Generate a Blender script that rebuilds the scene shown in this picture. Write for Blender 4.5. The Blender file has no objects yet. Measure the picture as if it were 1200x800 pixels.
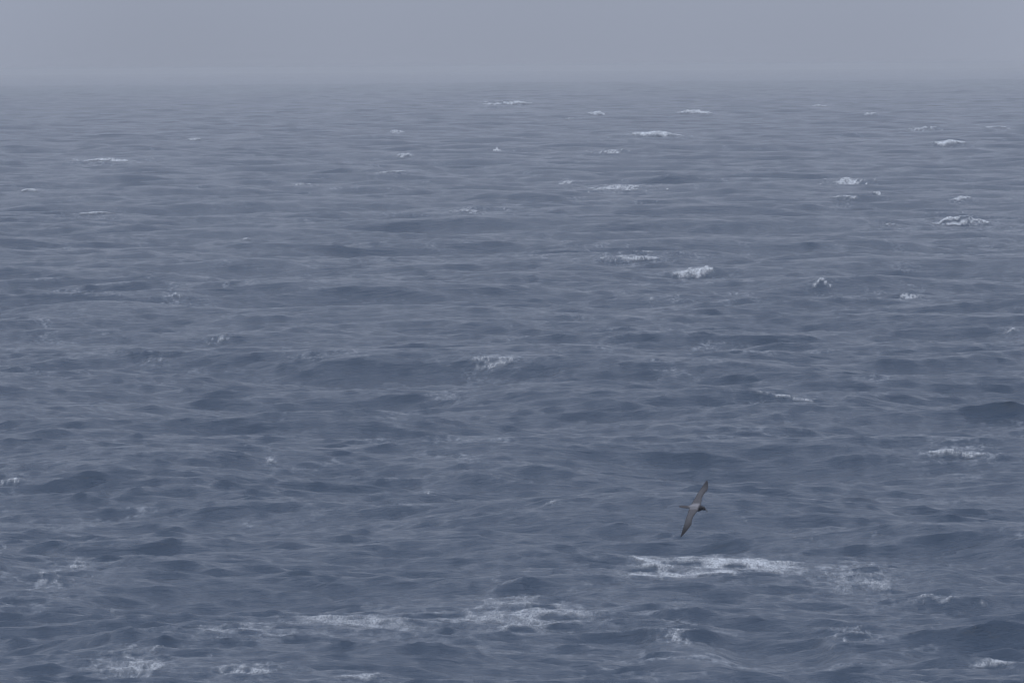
import bpy, bmesh, math, random
import numpy as np
from mathutils import Vector, Matrix

# ------------------------------------------------------------------ camera, sky, sun, exposure
scene = bpy.context.scene
col = scene.collection
H = 16.0                      # deck height of the ship above mean sea level, metres
FPX = 7500.0                  # focal length in photograph pixels (photograph 1200 x 800)
HORIZON_PX = 79.0             # row of the horizon at the middle of the photograph
ROLL = math.radians(0.40)

cam_data = bpy.data.cameras.new('camera')
cam_data.sensor_width = 36.0
cam_data.lens = 36.0 * FPX / 1200.0
cam_data.clip_start = 1.0
cam_data.clip_end = 60000.0
cam = bpy.data.objects.new('camera', cam_data)
col.objects.link(cam)
PITCH = math.atan((400.0 - HORIZON_PX) / FPX)
cam.matrix_world = (Matrix.Translation((0, 0, H)) @ Matrix.Rotation(math.pi / 2 - PITCH, 4, 'X')
                    @ Matrix.Rotation(-ROLL, 4, 'Z'))
scene.camera = cam
CAM_ROT = np.array(cam.matrix_world.to_3x3())

SUN_EL, SUN_AZ = math.radians(52), math.radians(215)    # azimuth clockwise from +Y (view direction)

world = bpy.data.worlds.new('World')
scene.world = world
world.use_nodes = True
nt = world.node_tree
nt.nodes.clear()
N, L = nt.nodes.new, nt.links.new
sky = N('ShaderNodeTexSky'); sky.sky_type = 'NISHITA'; sky.sun_disc = False
sky.sun_elevation = SUN_EL; sky.sun_rotation = SUN_AZ
sky.dust_density = 4.0
tc = N('ShaderNodeTexCoord')
sep = N('ShaderNodeSeparateXYZ'); L(tc.outputs['Generated'], sep.inputs[0])
mx = N('ShaderNodeMath'); mx.operation = 'MAXIMUM'; L(sep.outputs['Z'], mx.inputs[0]); mx.inputs[1].default_value = 0.0
ma = N('ShaderNodeMath'); ma.operation = 'MULTIPLY_ADD'; L(mx.outputs[0], ma.inputs[0])   # overcast sky: 1 + 2 sin(elevation)
ma.inputs[1].default_value = 1.5; ma.inputs[2].default_value = 1.0
cl = N('ShaderNodeTexNoise'); cl.inputs['Scale'].default_value = 5.5; cl.inputs['Detail'].default_value = 2.0
L(tc.outputs['Generated'], cl.inputs['Vector'])
cr = N('ShaderNodeMapRange'); L(cl.outputs['Fac'], cr.inputs['Value'])
cr.inputs['From Min'].default_value = 0.3; cr.inputs['From Max'].default_value = 0.7
cr.inputs['To Min'].default_value = 0.86; cr.inputs['To Max'].default_value = 1.12
mm = N('ShaderNodeMath'); mm.operation = 'MULTIPLY'; L(ma.outputs[0], mm.inputs[0]); L(cr.outputs[0], mm.inputs[1])
vm = N('ShaderNodeVectorMath'); vm.operation = 'SCALE'
vm.inputs[0].default_value = (3.44, 3.82, 4.80)          # grey cloud layer
L(mm.outputs[0], vm.inputs['Scale'])
mix = N('ShaderNodeMix'); mix.data_type = 'RGBA'; mix.inputs['Factor'].default_value = 0.94
L(sky.outputs[0], mix.inputs['A']); L(vm.outputs[0], mix.inputs['B'])
bg = N('ShaderNodeBackground'); bg.inputs['Strength'].default_value = 0.10
L(mix.outputs['Result'], bg.inputs['Color'])
wo = N('ShaderNodeOutputWorld'); L(bg.outputs[0], wo.inputs['Surface'])

sd = bpy.data.lights.new('sun', 'SUN'); sd.energy = 0.5; sd.angle = math.radians(25); sd.color = (1.0, 0.97, 0.93)
sun = bpy.data.objects.new('sun', sd); col.objects.link(sun)
sdir = Vector((math.sin(SUN_AZ) * math.cos(SUN_EL), math.cos(SUN_AZ) * math.cos(SUN_EL), math.sin(SUN_EL)))
sun.rotation_euler = (-sdir).to_track_quat('-Z', 'Y').to_euler()
sun.location = sdir * 500

scene.view_settings.view_transform = 'Standard'
scene.view_settings.look = 'None'
scene.view_settings.exposure = 0.0
scene.view_settings.gamma = 1.0
scene.view_settings.use_curve_mapping = False
scene.cycles.use_denoising = True
scene.cycles.use_adaptive_sampling = False
scene.cycles.max_bounces = 6
scene.cycles.transparent_max_bounces = 12
scene.cycles.volume_bounces = 1
scene.cycles.pixel_filter_type = 'BLACKMAN_HARRIS'
scene.cycles.filter_width = 1.35          # the long lens is not tack sharp

# ------------------------------------------------------------------ helpers
def tag(o, label=None, cat=None, group=None, kind=None):
    if label: o['label'] = label
    if cat: o['category'] = cat
    if group: o['group'] = group
    if kind: o['kind'] = kind
    return o

def material(name):
    m = bpy.data.materials.new(name); m.use_nodes = True
    m.node_tree.nodes.clear()
    return m, m.node_tree.nodes.new, m.node_tree.links.new

def quad_mesh(name, verts, faces, mat, smooth=True):
    me = bpy.data.meshes.new(name)
    nv, nf = len(verts), len(faces)
    me.vertices.add(nv)
    me.vertices.foreach_set('co', np.ascontiguousarray(verts, np.float32).ravel())
    me.loops.add(nf * 4)
    me.loops.foreach_set('vertex_index', np.ascontiguousarray(faces, np.int32).ravel())
    me.polygons.add(nf)
    me.polygons.foreach_set('loop_start', np.arange(0, nf * 4, 4, dtype=np.int32))
    me.polygons.foreach_set('loop_total', np.full(nf, 4, np.int32))
    me.update(calc_edges=True)
    me.polygons.foreach_set('use_smooth', np.full(nf, smooth, bool))
    me.materials.append(mat)
    return me

def float_attr(me, name, vals):
    a = me.attributes.new(name, 'FLOAT', 'POINT')
    a.data.foreach_set('value', np.ascontiguousarray(vals, np.float32).ravel())

def vnoise(x, y, seed=0):
    xi = np.floor(x).astype(np.int64); yi = np.floor(y).astype(np.int64)
    fx = x - xi; fy = y - yi
    fx = fx * fx * (3 - 2 * fx); fy = fy * fy * (3 - 2 * fy)
    def g(a, b, dx, dy):
        n = (a * 374761393 + b * 668265263 + seed * 974711) & 0xffffffff
        n = ((n ^ (n >> 13)) * 1274126177) & 0xffffffff
        n = n ^ (n >> 16)
        ang = (n & 0xffff) * (2 * math.pi / 65536.0)
        return np.cos(ang) * dx + np.sin(ang) * dy
    dx, dy = x - xi, y - yi
    v = ((g(xi, yi, dx, dy) * (1 - fx) + g(xi + 1, yi, dx - 1, dy) * fx) * (1 - fy)
         + (g(xi, yi + 1, dx, dy - 1) * (1 - fx) + g(xi + 1, yi + 1, dx - 1, dy - 1) * fx) * fy)
    return 0.5 + 0.95 * v

def fbm(x, y, seed=0, octs=4, gain=0.55):
    s = 0; a = 1.0; t = 0
    for o in range(octs):
        c, sn = math.cos(0.35 + 0.6 * o), math.sin(0.35 + 0.6 * o)
        s = s + a * vnoise((c * x - sn * y) * 2 ** o + 17.3 * o, (sn * x + c * y) * 2 ** o - 9.1 * o, seed + o)
        t += a; a *= gain
    return s / t

def smooth(e0, e1, x):
    t = np.clip((x - e0) / (e1 - e0), 0, 1)
    return t * t * (3 - 2 * t)

def pixel_dir(px, py):
    d = CAM_ROT @ np.array(((px - 600.0) / FPX, -(py - 400.0) / FPX, -1.0))
    return d / np.linalg.norm(d)

# ------------------------------------------------------------------ the sea: wind-wave spectrum on three tiles
WIND = math.radians(-97)          # direction the waves run to (towards the viewer, a little across)
LP = 44.0                         # peak wavelength, metres
CHOP = 1.14
def wave_tile(n, size, lmax, lmin, alpha, seed, spread):
    rng = np.random.default_rng(seed)
    k1 = np.fft.fftfreq(n, 1.0 / n) * 2 * math.pi / size
    kx, ky = np.meshgrid(k1, k1, indexing='ij')
    k = np.hypot(kx, ky); k[0, 0] = 1e-6
    th = np.arctan2(ky, kx) - WIND
    D = np.abs(np.cos(th / 2)) ** (2 * spread)
    tt = np.linspace(-math.pi, math.pi, 400)
    D /= np.mean(np.abs(np.cos(tt / 2)) ** (2 * spread)) * 2 * math.pi
    kp = 2 * math.pi / LP
    S = alpha * k ** -4.0 * np.exp(-1.25 * (kp / k) ** 2) * D
    lam = 2 * math.pi / k
    S *= smooth(lmin * 0.85, lmin * 1.15, lam) * (1 - smooth(lmax * 0.85, lmax * 1.15, lam))
    S[0, 0] = 0
    dk = 2 * math.pi / size
    h0 = np.sqrt(S) * dk * (rng.standard_normal((n, n)) + 1j * rng.standard_normal((n, n)))
    h = np.real(np.fft.ifft2(h0)) * n * n
    dx = np.real(np.fft.ifft2(1j * kx / k * h0)) * n * n
    dy = np.real(np.fft.ifft2(1j * ky / k * h0)) * n * n
    return np.stack([dx, dy, h], -1).astype(np.float32), size

TILES = [
    (wave_tile(1024, 719.0, 400.0, 11.0, 0.0098, 11, 4), 1e9),
    (wave_tile(512, 173.0, 11.0, 2.6, 0.0115, 23, 10.0), 3000.0),
    (wave_tile(512, 59.0, 2.6, 0.45, 0.0430, 37, 9.0), 900.0),
]
def sample(tile, x, y):
    a, size = tile
    n = a.shape[0]
    u = (x / size * n) % n; v = (y / size * n) % n
    i = np.floor(u).astype(np.int32); j = np.floor(v).astype(np.int32)
    fu = (u - i)[..., None].astype(np.float32); fv = (v - j)[..., None].astype(np.float32)
    i %= n; j %= n; i1 = (i + 1) % n; j1 = (j + 1) % n
    return (a[i, j] * (1 - fu) + a[i1, j] * fu) * (1 - fv) + (a[i, j1] * (1 - fu) + a[i1, j1] * fu) * fv

def waves(x, y):
    """displacement (dx, dy, h) of the open sea at rest position x, y"""
    d = np.hypot(x, y)
    out = np.zeros(x.shape + (3,), np.float32)
    calm = np.ones(x.shape, np.float32)
    for (fx, fy, fa, fd) in FLAT:           # broken water lies flatter than the sea around it
        calm *= 1 - 0.72 * np.exp(-np.abs((x - fx) / (1.35 * fa)) ** 4
                     - np.where(y < fy, np.abs((y - fy) / (fd + 9.0)), np.abs((y - fy) / (0.9 * fd + 1.0))) ** 4)
    for i, (tile, fade) in enumerate(TILES):
        w = (np.exp(-(d / fade) ** 2) * (calm if i < 2 else 1.0)).astype(np.float32)
        out += sample(tile, x, y) * w[..., None]
    gust = (0.75 + 0.5 * fbm(x / 60.0, y / 60.0, 91, 2)).astype(np.float32)
    out *= gust[..., None]
    far = (1 - smooth(7000, 9500, d)).astype(np.float32)
    out[..., :2] *= CHOP
    out[..., 2] = 1.3 * np.tanh(out[..., 2] / 1.3)
    return out * far[..., None]

FLAT = []
def hit_sea(px, py, lift=0.0):
    """first point where the ray through a photograph pixel meets the waving sea (+ lift)"""
    dr = pixel_dir(px, py)
    if dr[2] > -1e-4: dr[2] = -1e-4
    tmax = (H + 4) / -dr[2]; tmin = max((H - 4) / -dr[2], 80)
    t = np.linspace(tmin, min(tmax, 9000), 1500)
    X = dr[0] * t; Y = dr[1] * t; Z = H + dr[2] * t
    qx, qy = X.copy(), Y.copy()
    for _ in range(3):
        w = waves(qx, qy); qx = X - w[:, 0]; qy = Y - w[:, 1]
    hh = waves(qx, qy)[:, 2] + lift
    below = np.nonzero(Z < hh)[0]
    k = below[0] if len(below) else len(t) - 1
    return np.array([qx[k], qy[k]]), t[k]

# crests and whitecaps read off the photograph: px, py, width px, height px,
#   ridge (share of the height that stands up as a wave), foam amount, style, label
WC = [
 (590, 120, 70, 16, .55, 1.15, 'arch', 'arched whitecap with two foam arms, breaking just under the foggy horizon'),
 (766, 157, 72, 11, .9, .95, 'crest', 'long bright whitecap on a far wave, below a smaller one near the fog'),
 (815, 132, 46, 8, .8, .85, 'crest', 'short flat whitecap near the fog, beyond a longer brighter one'),
 (700, 133, 24, 7, .9, .70, 'crest', 'tiny foam tip on a dark peaked wave near the fog'),
 (668, 139, 14, 5, .5, .65, 'fleck', 'small foam fleck beside a foam-tipped dark peaked wave near the fog'),
 (960, 124, 20, 5, .6, .75, 'fleck', 'bright little foam fleck close under the fog, alone on grey water'),
 (1020, 133, 22, 5, .5, .55, 'fleck', 'dull little foam fleck close under the fog, beyond a bright slanting whitecap'),
 (125, 188, 76, 10, .5, .80, 'speck', 'ragged speckled foam patch on the dim far water, beyond a thin foam streak'),
 (228, 163, 20, 6, .5, .60, 'fleck', 'dull foam fleck on dim far water beyond a speckled foam patch'),
 (35, 223, 24, 8, .6, .70, 'crest', 'small foam tuft on dim water beside a thin foam streak'),
 (117, 250, 76, 7, .5, .80, 'streak', 'thin straight foam streak on dim far water, in front of a speckled foam patch'),
 (357, 216, 44, 8, .4, .50, 'speck', 'faint speckled foam scrap on the far water, alone between darker waves'),
 (458, 202, 46, 6, .5, .70, 'streak', 'short smooth foam streak on the far water beyond a splashing peaked wavelet'),
 (475, 182, 24, 7, .5, .62, 'fleck', 'small double foam fleck just beyond a short smooth foam streak'),
 (465, 155, 22, 5, .4, .50, 'fleck', 'pale thin foam fleck far out towards the fog, beyond a double fleck'),
 (582, 176, 12, 5, .6, .75, 'fleck', 'single bright dot of foam on far water in front of the two-armed whitecap'),
 (545, 247, 46, 12, .5, .70, 'speck', 'broken splash of foam tufts behind a dark pointed wavelet'),
 (725, 221, 66, 10, .4, .70, 'speck', 'loose speckled foam trail on the far water in front of a long bright whitecap'),
 (716, 178, 34, 7, .5, .62, 'speck', 'small faint foam scrap just in front of a long bright whitecap'),
 (664, 214, 18, 5, .5, .55, 'fleck', 'faint foam fleck beside the loose speckled foam trail'),
 (1112, 167, 46, 9, .8, .90, 'crest', 'bright slanting whitecap on far water with faint spray behind it'),
 (1080, 151, 46, 8, .5, .50, 'speck', 'faint lacy foam just behind a bright slanting whitecap'),
 (1170, 149, 40, 4, .4, .50, 'streak', 'faint thin foam line near the fog beside a bright slanting whitecap'),
 (993, 213, 38, 14, .45, .80, 'speck', 'round speckled foam patch on a far wave with a small streak before it'),
 (1028, 226, 10, 8, .7, .80, 'fleck', 'bright foam dot beside a round speckled foam patch'),
 (990, 231, 32, 6, .7, .60, 'streak', 'small foam streak in front of a round speckled foam patch'),
 (1127, 233, 34, 6, .7, .78, 'streak', 'smooth small foam streak just behind the arched foam ring'),
 (1127, 258, 72, 21, .5, 1.1, 'arch', 'arched ring of foam curling over a steep dark wave'),
 (1044, 263, 20, 10, .6, .66, 'fleck', 'foam fleck on the same dark wave as the arched foam ring'),
 (740, 302, 92, 9, .4, .74, 'speck', 'long dotted foam streak behind a brighter foam crest'),
 (815, 316, 74, 9, .8, .88, 'crest', 'bright foam crest on a dark wave, in front of a dotted foam streak'),
 (962, 333, 32, 8, .9, .74, 'crest', 'small foam tip on top of a dark triangular wave'),
 (1066, 346, 36, 8, .8, .76, 'crest', 'small foam cap slanting down the side of a dark wave'),
 (1185, 388, 22, 5, .7, .70, 'fleck', 'small bright foam fleck on plain water in front of a foam-capped dark wave'),
 (290, 280, 16, 4, .5, .55, 'fleck', 'tiny foam fleck on plain dim water, well in front of a thin straight streak'),
 (205, 347, 30, 4, .5, .50, 'fleck', 'thin short foam fleck on plain dim water behind a faint grey foam scrap'),
 (256, 399, 48, 6, .5, .52, 'speck', 'faint grey foam scrap on open water near a thin slanting trail'),
 (180, 422, 50, 8, .4, .42, 'speck', 'very faint slanting foam trail on open water'),
 (762, 352, 12, 4, .6, .55, 'fleck', 'tiny foam fleck in front of a bright foam crest and dotted streak'),
 (585, 426, 110, 12, .35, .52, 'speck', 'sparse dotted foam with one smooth bar, alone on calm middle water'),
 (915, 465, 110, 10, .8, .72, 'line', 'thin foam line running down the top of a long dark wave'),
 (1120, 532, 110, 12, .8, .78, 'crest', 'foam crest on a long dark wave with spray at its end'),
 (12, 568, 36, 10, .6, .66, 'speck', 'small foam scrap at the end of a long dark wave'),
 (500, 580, 18, 6, .9, .60, 'fleck', 'small foam tip on a low dark wave on the middle water'),
 (645, 590, 26, 6, .6, .50, 'fleck', 'faint foam fleck on the water beside the flying bird'),
 (318, 541, 16, 10, .3, .55, 'fleck', 'small upright splash of foam beside a dark wave'),
 (850, 664, 255, 36, .08, .92, 'patch', 'largest bright white foam patch, spread on the water under the flying bird'),
 (1010, 678, 130, 50, .05, .52, 'speck', 'loose foam flecks trailing off the end of the largest foam patch'),
 (610, 722, 280, 40, .10, .66, 'speck', 'wide lacy foam band with bright curls, between two darker wave slopes'),
 (425, 730, 250, 34, .10, .66, 'streak', 'slanting white foam streak joining a wide lacy foam band'),
 (285, 739, 210, 20, .10, .56, 'speck', 'thin dotted foam trail leading into a slanting white foam streak'),
 (150, 778, 150, 40, .15, .62, 'speck', 'coarse mottled foam patch on a dark wave slope, near a small foam clump'),
 (290, 787, 120, 20, .15, .60, 'speck', 'small ragged foam clump beside a coarse mottled foam patch'),
 (420, 791, 90, 12, .15, .66, 'streak', 'smooth pale foam streak lying before dark rippled slope'),
 (795, 745, 70, 20, .15, .60, 'speck', 'small curl of foam in front of a dark ridge, away from the bird'),
 (1000, 742, 80, 24, .15, .48, 'speck', 'faint scattered foam between the dark ridges'),
 (1165, 781, 90, 10, .3, .62, 'streak', 'thin pale foam streak in front of a long dark foaming ridge'),
 (1100, 705, 120, 10, .5, .46, 'speck', 'sparse foam dots along the top of a long dark ridge'),
 (75, 672, 120, 44, .1, .40, 'speck', 'faint mottled foam on a dim slope beside dark ripples'),
]
# dark steep waves without foam: px, py, width px, height px
RIDGES = [(265, 533, 100, 14), (560, 560, 110, 17), (490, 582, 90, 11), (605, 686, 80, 16), (812, 714, 120, 12),
          (1150, 706, 190, 14), (60, 546, 120, 9), (75, 566, 260, 14), (785, 207, 80, 10), (620, 327, 90, 12),
          (550, 258, 46, 9), (850, 166, 56, 6), (160, 266, 90, 10), (30, 375, 60, 8), (1000, 468, 60, 9),
          (160, 742, 240, 22), (540, 690, 90, 8), (415, 630, 80, 8), (215, 290, 120, 8), (1010, 540, 110, 9),
          (830, 553, 60, 6), (700, 500, 100, 6), (950, 240, 70, 6), (880, 415, 90, 7), (340, 345, 90, 6),
          (1080, 620, 110, 8), (60, 610, 130, 9), (480, 760, 180, 18), (300, 95, 40, 4),
          (700, 268, 70, 7), (600, 370, 90, 6), (1030, 330, 60, 5), (60, 430, 80, 7), (1000, 515, 70, 7)]

for (px, py, w, h, ridge, amount, style, label) in WC:
    if ridge <= 0.2:
        dr = pixel_dir(px, py); t = H / -dr[2]
        FLAT.append((dr[0] * t, dr[1] * t, 0.5 * w * t / FPX, 0.5 * h * t * t / (H * FPX)))

class Crest: pass
crests = []
def add_crest(px, py, w, h, ridge):
    c = Crest()
    c.seed = len(crests)
    _, t0 = hit_sea(px, py)
    ppm = FPX / t0
    c.hgt = min(ridge * h / ppm * 0.62, 3.6)
    c.q, c.t = hit_sea(px, py, c.hgt * 0.45)
    ppm = FPX / c.t
    c.a = (0.5 if c.t < 500 else 0.6) * w / ppm                        # half width along the crest, metres
    c.h_m = h / ppm                            # height as seen, metres
    sp = 0.20 * (c.t / 168.0) ** 1.2           # spacing of the sea grid there
    c.front = max(1.3 * c.hgt, 1.4 * sp, 0.4)  # steep side towards the viewer
    c.back = max(4.5 * c.hgt, 4.0 * sp, 1.2)
    c.bend = random.Random(c.seed).uniform(-0.25, 0.25)
    crests.append(c)
    return c
for (px, py, w, h) in RIDGES:
    add_crest(px, py, w, h, 1.05 if py > 380 else 0.55)
caps = []
for spec in WC:
    c = add_crest(spec[0], spec[1], spec[2], spec[3], spec[4]); c.spec = spec
    caps.append(c)

def crest_uv(c, x, y):
    u = (x - c.q[0]) / c.a
    wob = (fbm(x / (0.5 * c.a + .3), x * 0 + c.seed * 3.7, c.seed, 3) - 0.5) * c.front * 2.2
    v = (y - c.q[1]) - wob - c.bend * c.front * u * u
    return u, v

def crest_height(c, x, y):
    u, v = crest_uv(c, x, y)
    along = np.exp(-1.3 * np.abs(u) ** 1.7) * (0.55 + 0.9 * fbm(x / (0.35 * c.a + .1), y / (c.front + .4), c.seed + 50, 3))
    prof = np.where(v < 0, np.exp(-np.abs(v / c.front) ** 1.4), np.exp(-np.abs(v / c.back) ** 1.2))
    return c.hgt * along * prof

# grid of rest positions: rows by distance, columns by bearing, fine where the view lies, coarse all round
rows = [110.0]
while rows[-1] < 6500.0:
    rows.append(rows[-1] + 0.20 * (max(rows[-1], 150) / 168.0) ** 1.2)
rows = np.array(rows + list(np.geomspace(rows[-1] * 1.01, 25000.0, 40)[0:]))
half = math.radians(5.9)
fine = np.linspace(-half, half, 560)
side = half + (math.pi - half) * (np.linspace(0, 1, 22)[1:]) ** 2.2
bear = np.concatenate([-side[::-1], fine, side])
R, B = np.meshgrid(rows, bear, indexing='ij')
X = R * np.sin(B); Y = R * np.cos(B)
POS = np.empty(X.shape + (3,), np.float32)
for i0 in range(0, len(rows), 200):
    s = slice(i0, i0 + 200)
    w = waves(X[s], Y[s])
    POS[s, :, 0] = X[s] + w[..., 0]; POS[s, :, 1] = Y[s] + w[..., 1]; POS[s, :, 2] = w[..., 2]
NR, NC = X.shape
print('sea grid', NR, NC)

def window(c, wx, y0, y1):
    """row and column index window around a crest"""
    d = math.hypot(*c.q); b = math.atan2(c.q[0], c.q[1])
    r0 = int(np.searchsorted(rows, d - y0)) - 1; r1 = int(np.searchsorted(rows, d + y1)) + 1
    c0 = int(np.searchsorted(bear, b - wx / d)) - 1; c1 = int(np.searchsorted(bear, b + wx / d)) + 1
    return max(r0, 0), min(r1, NR - 1), max(c0, 0), min(c1, NC - 1)

for c in crests:
    r0, r1, c0, c1 = window(c, c.a * 2.2, c.front * 4.5, c.back * 3.0 + c.front)
    if r1 > r0 and c1 > c0:
        POS[r0:r1, c0:c1, 2] += crest_height(c, X[r0:r1, c0:c1], Y[r0:r1, c0:c1])

# old foam and bubbles left on folded crests, drawn out in streaks down the wind
STEP = np.gradient(POS[..., 2], axis=0) / np.gradient(R, axis=0)
dens = np.zeros(X.shape, np.float32)
for i0 in range(0, NR, 200):
    s = slice(i0, i0 + 200)
    x, y = X[s], Y[s]
    st = fbm(x / 2.6 + 0.10 * y, y / 5.0, 71, 5)
    pl = fbm(x / 22.0, y / 45.0, 72, 3)
    dens[s] = smooth(0.50, 0.74, st) * smooth(0.38, 0.66, pl) * 1.1
    dens[s] *= 1 - smooth(0.15, 0.35, np.abs(STEP[s]))          # slides off the steep faces

for c in caps:
    dp = 0.5 * c.spec[3] * c.t * c.t / (H * FPX)
    r0, r1, c0, c1 = window(c, c.a * 3.0, dp * 3.0, dp * 3.0)
    if r1 > r0 and c1 > c0:
        x, y = X[r0:r1, c0:c1], Y[r0:r1, c0:c1]
        e = np.exp(-((x - c.q[0]) / (1.25 * c.a)) ** 2 - ((y - c.q[1]) / (1.1 * dp + 0.5)) ** 2)
        nz = fbm(x / max(c.a / 5, .3), y / max(dp / 3, .8), 300 + c.seed, 4)
        dens[r0:r1, c0:c1] += (e * smooth(0.30, 0.65, nz) * c.spec[5] * 1.3).astype(np.float32)
dens = np.clip(dens, 0, 1.4) * (1 - 0.9 * smooth(0.2, 0.45, np.abs(STEP)))

# ------------------------------------------------------------------ materials of the sea and the foam
m_sea, N, L = material('sea_water')
out = N('ShaderNodeOutputMaterial')
water = N('ShaderNodeBsdfPrincipled')
water.inputs['Base Color'].default_value = (0.039, 0.064, 0.101, 1)
water.inputs['Roughness'].default_value = 0.12
water.inputs['IOR'].default_value = 1.333
geo = N('ShaderNodeNewGeometry')
def bump_noise(scale, detail, stretch):
    mp = N('ShaderNodeMapping'); mp.inputs['Scale'].default_value = stretch
    mp.inputs['Rotation'].default_value = (0, 0, math.radians(8))
    L(geo.outputs['Position'], mp.inputs['Vector'])
    nz = N('ShaderNodeTexNoise'); nz.inputs['Scale'].default_value = scale
    nz.inputs['Detail'].default_value = detail; nz.inputs['Roughness'].default_value = 0.6
    L(mp.outputs[0], nz.inputs['Vector'])
    return nz
n1 = bump_noise(1.7, 6.0, (0.40, 1.2, 0.8))
b1 = N('ShaderNodeBump'); b1.inputs['Strength'].default_value = 1.0; b1.inputs['Distance'].default_value = 0.20
L(n1.outputs['Fac'], b1.inputs['Height'])
L(b1.outputs[0], water.inputs['Normal'])
foam = N('ShaderNodeBsdfDiffuse'); foam.inputs['Color'].default_value = (0.55, 0.58, 0.61, 1)
at = N('ShaderNodeAttribute'); at.attribute_name = 'foam'
fn = bump_noise(3.2, 4.0, (1.0, 0.55, 1.0))
fr = N('ShaderNodeMapRange'); L(fn.outputs['Fac'], fr.inputs['Value'])
fr.inputs['From Min'].default_value = 0.46; fr.inputs['From Max'].default_value = 0.74
fm = N('ShaderNodeMath'); fm.operation = 'MULTIPLY'; L(at.outputs['Fac'], fm.inputs[0]); L(fr.outputs[0], fm.inputs[1])
fm2 = N('ShaderNodeMath'); fm2.operation = 'MULTIPLY'; L(fm.outputs[0], fm2.inputs[0]); fm2.inputs[1].default_value = 0.45
fm2.use_clamp = True
ms = N('ShaderNodeMixShader'); L(fm2.outputs[0], ms.inputs['Fac']); L(water.outputs[0], ms.inputs[1]); L(foam.outputs[0], ms.inputs[2])
L(ms.outputs[0], out.inputs['Surface'])

m_foam, N, L = material('sea_foam')
out = N('ShaderNodeOutputMaterial')
geo = N('ShaderNodeNewGeometry')
df = N('ShaderNodeBsdfDiffuse')
tr = N('ShaderNodeBsdfTransparent')
at = N('ShaderNodeAttribute'); at.attribute_name = 'foam'
sc = N('ShaderNodeAttribute'); sc.attribute_name = 'cell'
vs = N('ShaderNodeVectorMath'); vs.operation = 'SCALE'; mpf = N('ShaderNodeMapping'); mpf.inputs['Scale'].default_value = (1.0, 0.28, 1.0)
L(geo.outputs['Position'], mpf.inputs['Vector']); L(mpf.outputs[0], vs.inputs[0]); L(sc.outputs['Fac'], vs.inputs['Scale'])
nz = N('ShaderNodeTexNoise'); nz.inputs['Scale'].default_value = 1.0; nz.inputs['Detail'].default_value = 3.0
L(vs.outputs[0], nz.inputs['Vector'])
rp = N('ShaderNodeMapRange'); L(nz.outputs['Fac'], rp.inputs['Value'])
rp.inputs['From Min'].default_value = 0.30; rp.inputs['From Max'].default_value = 0.66
rp.inputs['To Min'].default_value = 0.40; rp.inputs['To Max'].default_value = 1.0
al = N('ShaderNodeMath'); al.operation = 'MULTIPLY'; al.use_clamp = True; L(at.outputs['Fac'], al.inputs[0]); L(rp.outputs[0], al.inputs[1])
ramp = N('ShaderNodeMix'); ramp.data_type = 'RGBA'; L(nz.outputs['Fac'], ramp.inputs['Factor'])
ramp.inputs['A'].default_value = (0.56, 0.60, 0.64, 1); ramp.inputs['B'].default_value = (0.80, 0.82, 0.83, 1)
L(ramp.outputs['Result'], df.inputs['Color'])
ms = N('ShaderNodeMixShader'); L(al.outputs[0], ms.inputs['Fac']); L(tr.outputs[0], ms.inputs[1]); L(df.outputs[0], ms.inputs[2])
L(ms.outputs[0], out.inputs['Surface'])

# ------------------------------------------------------------------ sea mesh
idx = np.arange(NR * NC).reshape(NR, NC)
# the grid closes on itself behind the ship (first and last bearings are the same direction)
faces = np.stack([idx[:-1, :-1], idx[:-1, 1:], idx[1:, 1:], idx[1:, :-1]], -1).reshape(-1, 4)
faces = faces[:, ::-1]
POS[:, -1] = POS[:, 0]
sea_me = quad_mesh('sea', POS.reshape(-1, 3), faces, m_sea)
float_attr(sea_me, 'foam', dens)
sea = bpy.data.objects.new('sea', sea_me); col.objects.link(sea)
tag(sea, kind='structure')

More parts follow.
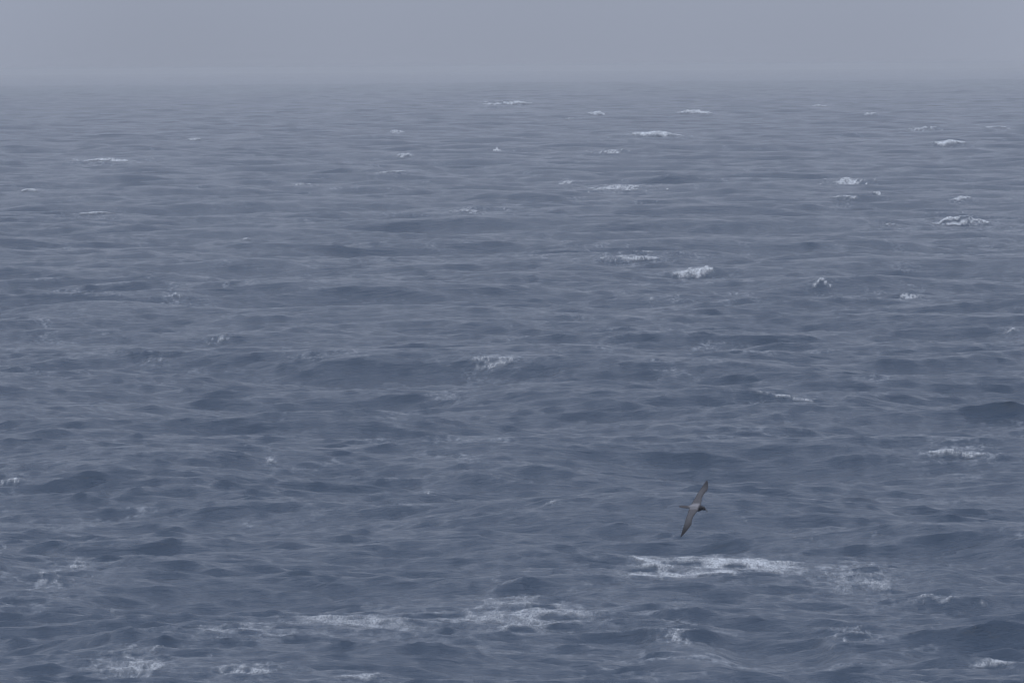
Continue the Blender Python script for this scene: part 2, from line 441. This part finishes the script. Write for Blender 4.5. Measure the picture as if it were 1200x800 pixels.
# ------------------------------------------------------------------ whitecaps: lacy sheets of foam lying on the waves
def foam_mask(c, x, y):
    px, py, w, h, ridge, amount, style, label = c.spec
    u, v = crest_uv(c, x, y)
    sd = 100 + c.seed
    g = max(c.a / 12.0, 1.8 * c.t / FPX)                     # size of a foam lump
    gy = max(g * 0.7, (c.df + c.db) / 11.0)
    n = fbm(x / ((1.8 if c.t < 300 else 3.2) * g), y / gy, sd, 5, 0.70)
    lace = 1 - np.minimum(np.abs(fbm(x / (4.2 * g), y / (2.0 * gy), sd + 40, 4, 0.6) - 0.5) * 7.0, 2.0)
    if style in ('speck', 'patch', 'streak') and c.t < 420:
        n = 0.62 * n + 0.38 * (0.42 + 0.30 * lace)
    big = fbm(x / (g * 4.5), y / (gy * 2.5), sd + 9, 2)
    vv = np.where(v < 0, v / c.df, v / c.db)
    ends = 1 - smooth(0.35, 1.10, np.abs(u) * (1 + 0.5 * np.abs(vv)) + 0.5 * (big - .5))
    if style == 'crest':
        e = ends * np.where(vv < 0, np.exp(-(vv / 0.75) ** 2), np.exp(-(vv / 0.30) ** 2))
        m = e * (0.55 + 0.6 * amount) + (n - 0.5) * 1.5 - 0.46
    elif style == 'arch':
        if c.t > 1500:
            arc = vv + 0.45 * u - 0.15
        else:
            arc = vv + 1.0 * u * u - 0.25
        ring = np.exp(-(arc / 0.30) ** 2)
        inner = 0.62 * np.exp(-((vv + 0.75 - 0.4 * u) / 0.25) ** 2) * (1 - smooth(0.6, 0.9, np.abs(u)))
        m = np.maximum(ring * ends, inner) * (0.55 + 0.6 * amount) + (n - 0.5) * 1.6 - 0.46
    elif style == 'streak':
        e = ends * np.exp(-((vv + 0.25 * u * (1 if c.seed % 2 else -1)) / 0.40) ** 2)
        m = e * (0.45 + 0.5 * amount) + (n - 0.5) * 1.4 - 0.44
    elif style == 'line':
        e = ends * np.exp(-((vv + 0.7 * u) / 0.22) ** 2)
        m = e * (0.5 + 0.55 * amount) + (n - 0.5) * 1.5 - 0.46
    elif style == 'fleck':
        e = np.exp(-(u / 0.75) ** 2 - (vv / 0.6) ** 2)
        m = e * (0.5 + 0.6 * amount) + (n - 0.5) * 1.8 - 0.46
    elif style == 'patch':
        top = np.exp(-((vv - 0.22 + 0.35 * u * u) / 0.48) ** 2) * (1 - smooth(0.2, 1.05, np.abs(u - 0.12) * 1.05))
        low = 0.9 * np.exp(-((vv + 0.45 - 0.15 * u) / 0.28) ** 2) * (1 - smooth(0.35, 0.75, np.abs(u + 0.45)))
        blob = 0.85 * np.exp(-((u + 0.62) / 0.28) ** 2 - ((vv - 0.1) / 0.5) ** 2)
        m = np.maximum(np.maximum(top, low), blob) * (0.45 + 0.6 * amount) + (n - 0.5) * 1.9 + (big - .5) * 0.5 - 0.42
    else:                                                   # speck
        e = ends * np.exp(-(vv / 0.8) ** 2)
        m = e * (0.25 + 0.62 * amount) + (n - 0.5) * 1.9 + (big - 0.5) * 0.9 - 0.46
    return m

def foam_depth(c, h):
    """how far the foam reaches down the front and up the back of its wave so that it shows h pixels high"""
    d = math.hypot(*c.q); b = math.atan2(c.q[0], c.q[1])
    k = int(np.clip(np.searchsorted(rows, d), 2, NR - 3)); j = int(np.searchsorted(bear, b))
    j0, j1 = max(j - 3, 0), min(j + 4, NC)
    p = POS[:, j0:j1].mean(1)
    rowpx = FPX * (H - p[:, 2]) / np.hypot(p[:, 0], p[:, 1])
    lim = max(0.5 * h * 1.35, 1.5)
    a = k
    while a > 1 and rowpx[a] < rowpx[k] + lim and rows[k] - rows[a] < 0.5 * h * d * d / (H * FPX) * 1.6 + 0.6: a -= 1
    e = k
    while e < NR - 2 and rowpx[e] > rowpx[k] - lim and rows[e] - rows[k] < 0.5 * h * d * d / (H * FPX) * 1.6 + 0.6: e += 1
    return max(rows[k] - rows[a], 0.3), max(rows[e] - rows[k], 0.3)

total = 0
for c in caps:
    px, py, w, h, ridge, amount, style, label = c.spec
    c.df, c.db = foam_depth(c, h)
    if ridge >= 0.5:
        c.df, c.db = min(c.df, 1.3 * c.front), min(c.db, 0.4 * c.back)
    elif c.t > 450:
        c.df, c.db = min(c.df, 3.0 * c.front), min(c.db, 0.6 * c.back)
    r0, r1, c0, c1 = window(c, c.a * 1.35, c.df * 1.9 + c.front, c.db * 1.9 + c.front)
    if r1 - r0 < 2 or c1 - c0 < 2: continue
    cellx = 0.75 * c.t / (FPX * 0.853)
    ncol = int(np.clip(c.a * 2.7 / cellx, 12, 300)); nrow = int(np.clip((r1 - r0) * 1.5, 10, 160))
    ri = np.linspace(r0, r1 - 1e-3, nrow); ci = np.linspace(c0, c1 - 1e-3, ncol)
    RI, CI = np.meshgrid(ri, ci, indexing='ij')
    a, b = RI.astype(int), CI.astype(int)
    fa, fb = (RI - a)[..., None], (CI - b)[..., None]
    def bil(A):
        return (A[a, b] * (1 - fa) + A[a + 1, b] * fa) * (1 - fb) + (A[a, b + 1] * (1 - fa) + A[a + 1, b + 1] * fa) * fb
    P = bil(POS).astype(np.float64)
    xr = bil(X[..., None])[..., 0]; yr = bil(Y[..., None])[..., 0]
    m = foam_mask(c, xr, yr) + 0.16 * float(smooth(300, 900, c.t))
    if ridge <= 0.2:
        m -= 0.7 * smooth(0.22, 0.5, np.abs(bil(STEP[..., None])[..., 0]))
    # frayed froth a few centimetres thick, sunk to the water at its edge
    P[..., 2] += 0.012 + c.t * 5e-5 + np.clip(m, 0, .5) * min(0.04 + 0.05 * c.hgt, 0.15)
    mk = m > -0.15; keep = mk[:-1, :-1] | mk[1:, :-1] | mk[:-1, 1:] | mk[1:, 1:]
    ids = np.arange(nrow * ncol).reshape(nrow, ncol)
    f = np.stack([ids[:-1, 1:], ids[:-1, :-1], ids[1:, :-1], ids[1:, 1:]], -1)[keep]
    if len(f) < 3: print('no foam for', c.spec[:3]); continue
    f = f[:, ::-1]
    used, inv = np.unique(f, return_inverse=True)
    me = quad_mesh('whitecap', P.reshape(-1, 3)[used], inv.reshape(-1, 4), m_foam)
    float_attr(me, 'foam', np.clip(smooth(-0.15, 0.72 - 0.2 * float(smooth(300, 900, c.t)), m) * (0.45 + 0.6 * amount) * (0.85 if ridge <= 0.2 else 1.0), 0, 1).ravel()[used])
    float_attr(me, 'cell', np.full(len(used), 0.35 / max(cellx * 0.9, 0.02)))
    o = bpy.data.objects.new('whitecap', me); col.objects.link(o)
    tag(o, label, 'whitecap', 'whitecaps and foam on the open sea')
    total += len(f)
print('foam quads', total)

# ------------------------------------------------------------------ the albatross
def loft(rings):
    """closed skin through rings of equal vertex count"""
    bm = bmesh.new()
    vs = [[bm.verts.new(p) for p in r] for r in rings]
    n = len(rings[0])
    for a, b in zip(vs[:-1], vs[1:]):
        for i in range(n):
            bm.faces.new((a[i], a[(i + 1) % n], b[(i + 1) % n], b[i]))
    bm.faces.new(vs[0][::-1]); bm.faces.new(vs[-1])
    bmesh.ops.recalc_face_normals(bm, faces=bm.faces)
    return bm

def resample(keys, n):
    k = np.array(keys, float); s = k[:, 0]
    t = np.linspace(0, len(k) - 1, n)
    i = np.clip(t.astype(int), 0, len(k) - 2); f = (t - i)[:, None]
    p0, p1, p2, p3 = k[np.maximum(i - 1, 0)], k[i], k[i + 1], k[np.minimum(i + 2, len(k) - 1)]
    return 0.5 * (2 * p1 + (p2 - p0) * f + (2 * p0 - 5 * p1 + 4 * p2 - p3) * f ** 2 + (3 * p1 - p0 - 3 * p2 + p3) * f ** 3)

# body keys: x, centre y, centre z, half width, half height (x forward, y to the left wing, z up)
body_keys = [(-.590, 0, .006, .018, .004), (-.545, 0, .006, .034, .006), (-.44, 0, .006, .046, .009), (-.33, 0, .006, .049, .018),
             (-.24, 0, .004, .053, .040), (-.13, 0, .0, .084, .072), (-.02, 0, -.004, .112, .094), (.07, 0, -.004, .112, .094),
             (.135, -.002, .0, .082, .074), (.18, -.006, .006, .062, .060), (.215, -.012, .012, .057, .058),
             (.25, -.020, .012, .055, .056), (.285, -.030, .008, .042, .042), (.305, -.037, .004, .024, .025), (.315, -.041, .002, .008, .009)]
bk = resample(body_keys, 60)
rings = []
for x, y, z, w, h in bk:
    rings.append([(x, y + max(w, .003) * math.cos(a), z + max(h, .003) * math.sin(a)) for a in np.linspace(0, 2 * math.pi, 24, endpoint=False)])
# wing keys: y, leading x, trailing x, z
wk = [(0, .10, -.165, .030), (.10, .098, -.165, .034), (.20, .078, -.148, .040), (.33, .055, -.130, .046), (.45, .057, -.124, .046),
      (.55, .083, -.112, .042), (.62, .100, -.108, .036), (.70, .083, -.110, .024), (.78, .048, -.113, .010), (.86, .008, -.117, -.008),
      (.94, -.042, -.124, -.030), (1.0, -.085, -.132, -.048), (1.035, -.122, -.138, -.060)]
full = [(-y, a, b, z) for (y, a, b, z) in wk[:0:-1]] + wk
wr = resample(full, 110)
prof = [(0, 0), (.04, .5), (.15, .95), (.35, 1.0), (.6, .7), (.85, .3), (1.0, .06), (.85, .0), (.6, -.05), (.35, -.22), (.15, -.35), (.04, -.28)]
wrings = []
for k, (y, xl, xt, z) in enumerate(wr):
    xl, xt = xl + .016 * (1 - abs(y)), xt - .034 * (1 - abs(y) ** 2)
    ch = max(xl - xt, .012)
    th = (.10 * ch + .004) * (1.0 if abs(y) < .5 else max(.25, 1 - (abs(y) - .5) * 1.3))
    scal = .004 * math.sin(abs(y) * 140) * (1 if abs(y) > .15 else 0)     # feather tips on the trailing edge
    wrings.append([(xl - p * (ch + scal), y, z + q * th) for p, q in prof])

def mesh_object(name, bm, mat, parent=None, smooth_faces=True):
    me = bpy.data.meshes.new(name); bm.to_mesh(me); bm.free()
    me.polygons.foreach_set('use_smooth', np.full(len(me.polygons), smooth_faces, bool))
    me.materials.append(mat)
    o = bpy.data.objects.new(name, me); col.objects.link(o)
    o.parent = parent
    return o

m_pl, N, L = material('plumage')
out = N('ShaderNodeOutputMaterial'); pb = N('ShaderNodeBsdfPrincipled'); pb.inputs['Roughness'].default_value = 0.75
va = N('ShaderNodeVertexColor'); va.layer_name = 'plumage_colour'
tcn = N('ShaderNodeTexCoord'); nz = N('ShaderNodeTexNoise'); nz.inputs['Scale'].default_value = 28; nz.inputs['Detail'].default_value = 4
mp = N('ShaderNodeMapping'); mp.inputs['Scale'].default_value = (.5, 1.6, 1); L(tcn.outputs['Object'], mp.inputs[0]); L(mp.outputs[0], nz.inputs['Vector'])
mr = N('ShaderNodeMapRange'); L(nz.outputs['Fac'], mr.inputs['Value']); mr.inputs['To Min'].default_value = .65; mr.inputs['To Max'].default_value = 1.35
vmul = N('ShaderNodeVectorMath'); vmul.operation = 'SCALE'; L(va.outputs['Color'], vmul.inputs[0]); L(mr.outputs[0], vmul.inputs['Scale'])
L(vmul.outputs[0], pb.inputs['Base Color'])
bp = N('ShaderNodeBump'); bp.inputs['Strength'].default_value = .3; bp.inputs['Distance'].default_value = .004
L(nz.outputs['Fac'], bp.inputs['Height']); L(bp.outputs[0], pb.inputs['Normal']); L(pb.outputs[0], out.inputs['Surface'])

def plain(name, rgb, rough):
    m, N, L = material(name)
    o = N('ShaderNodeOutputMaterial'); p = N('ShaderNodeBsdfPrincipled')
    n = N('ShaderNodeTexNoise'); n.inputs['Scale'].default_value = 60
    mixn = N('ShaderNodeMix'); mixn.data_type = 'RGBA'; L(n.outputs['Fac'], mixn.inputs['Factor'])
    mixn.inputs['A'].default_value = tuple(c * .7 for c in rgb) + (1,); mixn.inputs['B'].default_value = tuple(c * 1.3 for c in rgb) + (1,)
    L(mixn.outputs['Result'], p.inputs['Base Color']); p.inputs['Roughness'].default_value = rough
    L(p.outputs[0], o.inputs['Surface'])
    return m
m_beak = plain('beak_horn', (.025, .024, .026), .35)
m_eye = plain('eye_dark', (.012, .010, .010), .15)
m_ring = plain('eye_ring_white', (.65, .65, .66), .7)

BIRD_T = FPX / 41.0
bdir = pixel_dir(816.5, 594.5)
bird_pos = Vector((0, 0, H)) + Vector(bdir) * BIRD_T
bird = bpy.data.objects.new('albatross', None); col.objects.link(bird)
bird.empty_display_size = .3
tag(bird, 'dark-headed brown albatross with a pale back, banking on spread wings over the sea', 'bird')

body = mesh_object('body', loft(rings), m_pl, bird)
wing_o = mesh_object('wing_tmp', loft(wrings), m_pl)
mod = body.modifiers.new('join', 'BOOLEAN'); mod.operation = 'UNION'; mod.object = wing_o; mod.solver = 'EXACT'
dg = bpy.context.evaluated_depsgraph_get()
new_me = bpy.data.meshes.new_from_object(body.evaluated_get(dg))
body.modifiers.clear()
body.data = new_me; new_me.name = 'body'
bpy.data.objects.remove(wing_o)
new_me.polygons.foreach_set('use_smooth', np.ones(len(new_me.polygons), bool))
co = np.empty(len(new_me.vertices) * 3, np.float32); new_me.vertices.foreach_get('co', co); co = co.reshape(-1, 3)
x, y, z = co.T; ay = np.abs(y)
wing_c = np.array([.104, .102, .110]); tip_c = np.array([.020, .020, .024]); mantle = np.array([.27, .265, .28])
head_c = np.array([.024, .024, .030]); tail_c = np.array([.075, .070, .076])
wt = smooth(.45, .95, ay)[:, None]
c3 = wing_c * (1 - wt) + tip_c * wt
lead = (smooth(-.02, .08, x) * smooth(.2, .4, ay) * .35)[:, None]
c3 = c3 * (1 - lead) + head_c * lead
mt = ((1 - smooth(.045, .15, ay)) * smooth(-.36, -.14, x) * (1 - smooth(.075, .150, x)))[:, None]
c3 = c3 * (1 - mt) + mantle * mt
tl = ((1 - smooth(-.36, -.20, x)) * (1 - smooth(.08, .12, ay)))[:, None]
c3 = c3 * (1 - tl) + tail_c * tl
hd = (smooth(.075, .150, x) * (1 - smooth(.08, .12, ay)))[:, None]
c3 = c3 * (1 - hd) + head_c * hd
ca = new_me.color_attributes.new('plumage_colour', 'FLOAT_COLOR', 'POINT')
ca.data.foreach_set('color', np.concatenate([c3, np.ones((len(c3), 1))], 1).astype(np.float32).ravel())

beak_keys = [(.292, -.032, .004, .017, .020), (.315, -.044, .000, .014, .016), (.340, -.060, -.004, .011, .012), (.368, -.082, -.007, .011, .013),
             (.388, -.100, -.012, .011, .013), (.397, -.108, -.022, .007, .010), (.397, -.109, -.031, .002, .003)]
dxy = Vector((.8, -.6, 0)); sidev = Vector((.6, .8, 0))
br = []
for bx, by, bz, w, h in resample(beak_keys, 22):
    br.append([tuple(Vector((bx, by, bz)) + sidev * (max(w, .0015) * math.cos(a)) + Vector((0, 0, max(h, .0015) * math.sin(a)))) for a in np.linspace(0, 2 * math.pi, 14, endpoint=False)])
mesh_object('beak', loft(br), m_beak, bird)
for s in (1, -1):
    bm = bmesh.new(); bmesh.ops.create_uvsphere(bm, u_segments=12, v_segments=8, radius=.0085)
    e = mesh_object('eye', bm, m_eye, bird); e.location = (.262 + .008 * -s, -.024 + s * .0475, .026)
    bm = bmesh.new()
    rr = []
    for a in np.linspace(math.radians(60), math.radians(300), 14):
        cdir = Vector((math.cos(a), 0, math.sin(a)))
        rr.append([tuple(cdir * (.0105 + .0022 * math.cos(b)) + Vector((0, .0022 * math.sin(b), 0))) for b in np.linspace(0, 2 * math.pi, 6, endpoint=False)])
    bm.free()
    mesh_object('eye_ring', loft(rr), m_ring, e)

# forward axis and left-wing axis in camera terms (right, away, up); wings 67 degrees to the body as seen
fwd = Vector((.846, -.53, -.045)).normalized()
lw = Vector((.36, .53, .77)); lw = (lw - fwd * lw.dot(fwd)).normalized()
up = fwd.cross(lw)
bird_rot = Matrix((fwd, lw, up)).transposed()
view = Matrix.Rotation(-PITCH + math.asin(-bdir[2]) * 0, 3, 'X') @ Matrix.Rotation(-math.atan2(bdir[0], bdir[1]), 3, 'Z')
bird.matrix_world = Matrix.Translation(bird_pos) @ (view @ bird_rot).to_4x4()

# ------------------------------------------------------------------ sea fog
bm = bmesh.new(); bmesh.ops.create_cube(bm, size=1.0)
zlo, zhi = float(POS[..., 2].min()) - 1.0, H + 3.0
bmesh.ops.scale(bm, vec=(51000, 51000, zhi - zlo), verts=bm.verts)
bmesh.ops.translate(bm, vec=(0, 0, (zhi + zlo) / 2), verts=bm.verts)
m_haze, N, L = material('haze_air')
pv = N('ShaderNodeVolumePrincipled'); pv.inputs['Color'].default_value = (.84, .845, .84, 1)
pv.inputs['Density'].default_value = 0.00009; pv.inputs['Anisotropy'].default_value = 0.0
o = N('ShaderNodeOutputMaterial'); L(pv.outputs[0], o.inputs['Volume'])
me = bpy.data.meshes.new('haze'); bm.to_mesh(me); bm.free(); me.materials.append(m_haze)
haze = bpy.data.objects.new('haze', me); col.objects.link(haze)
tag(haze, kind='stuff')
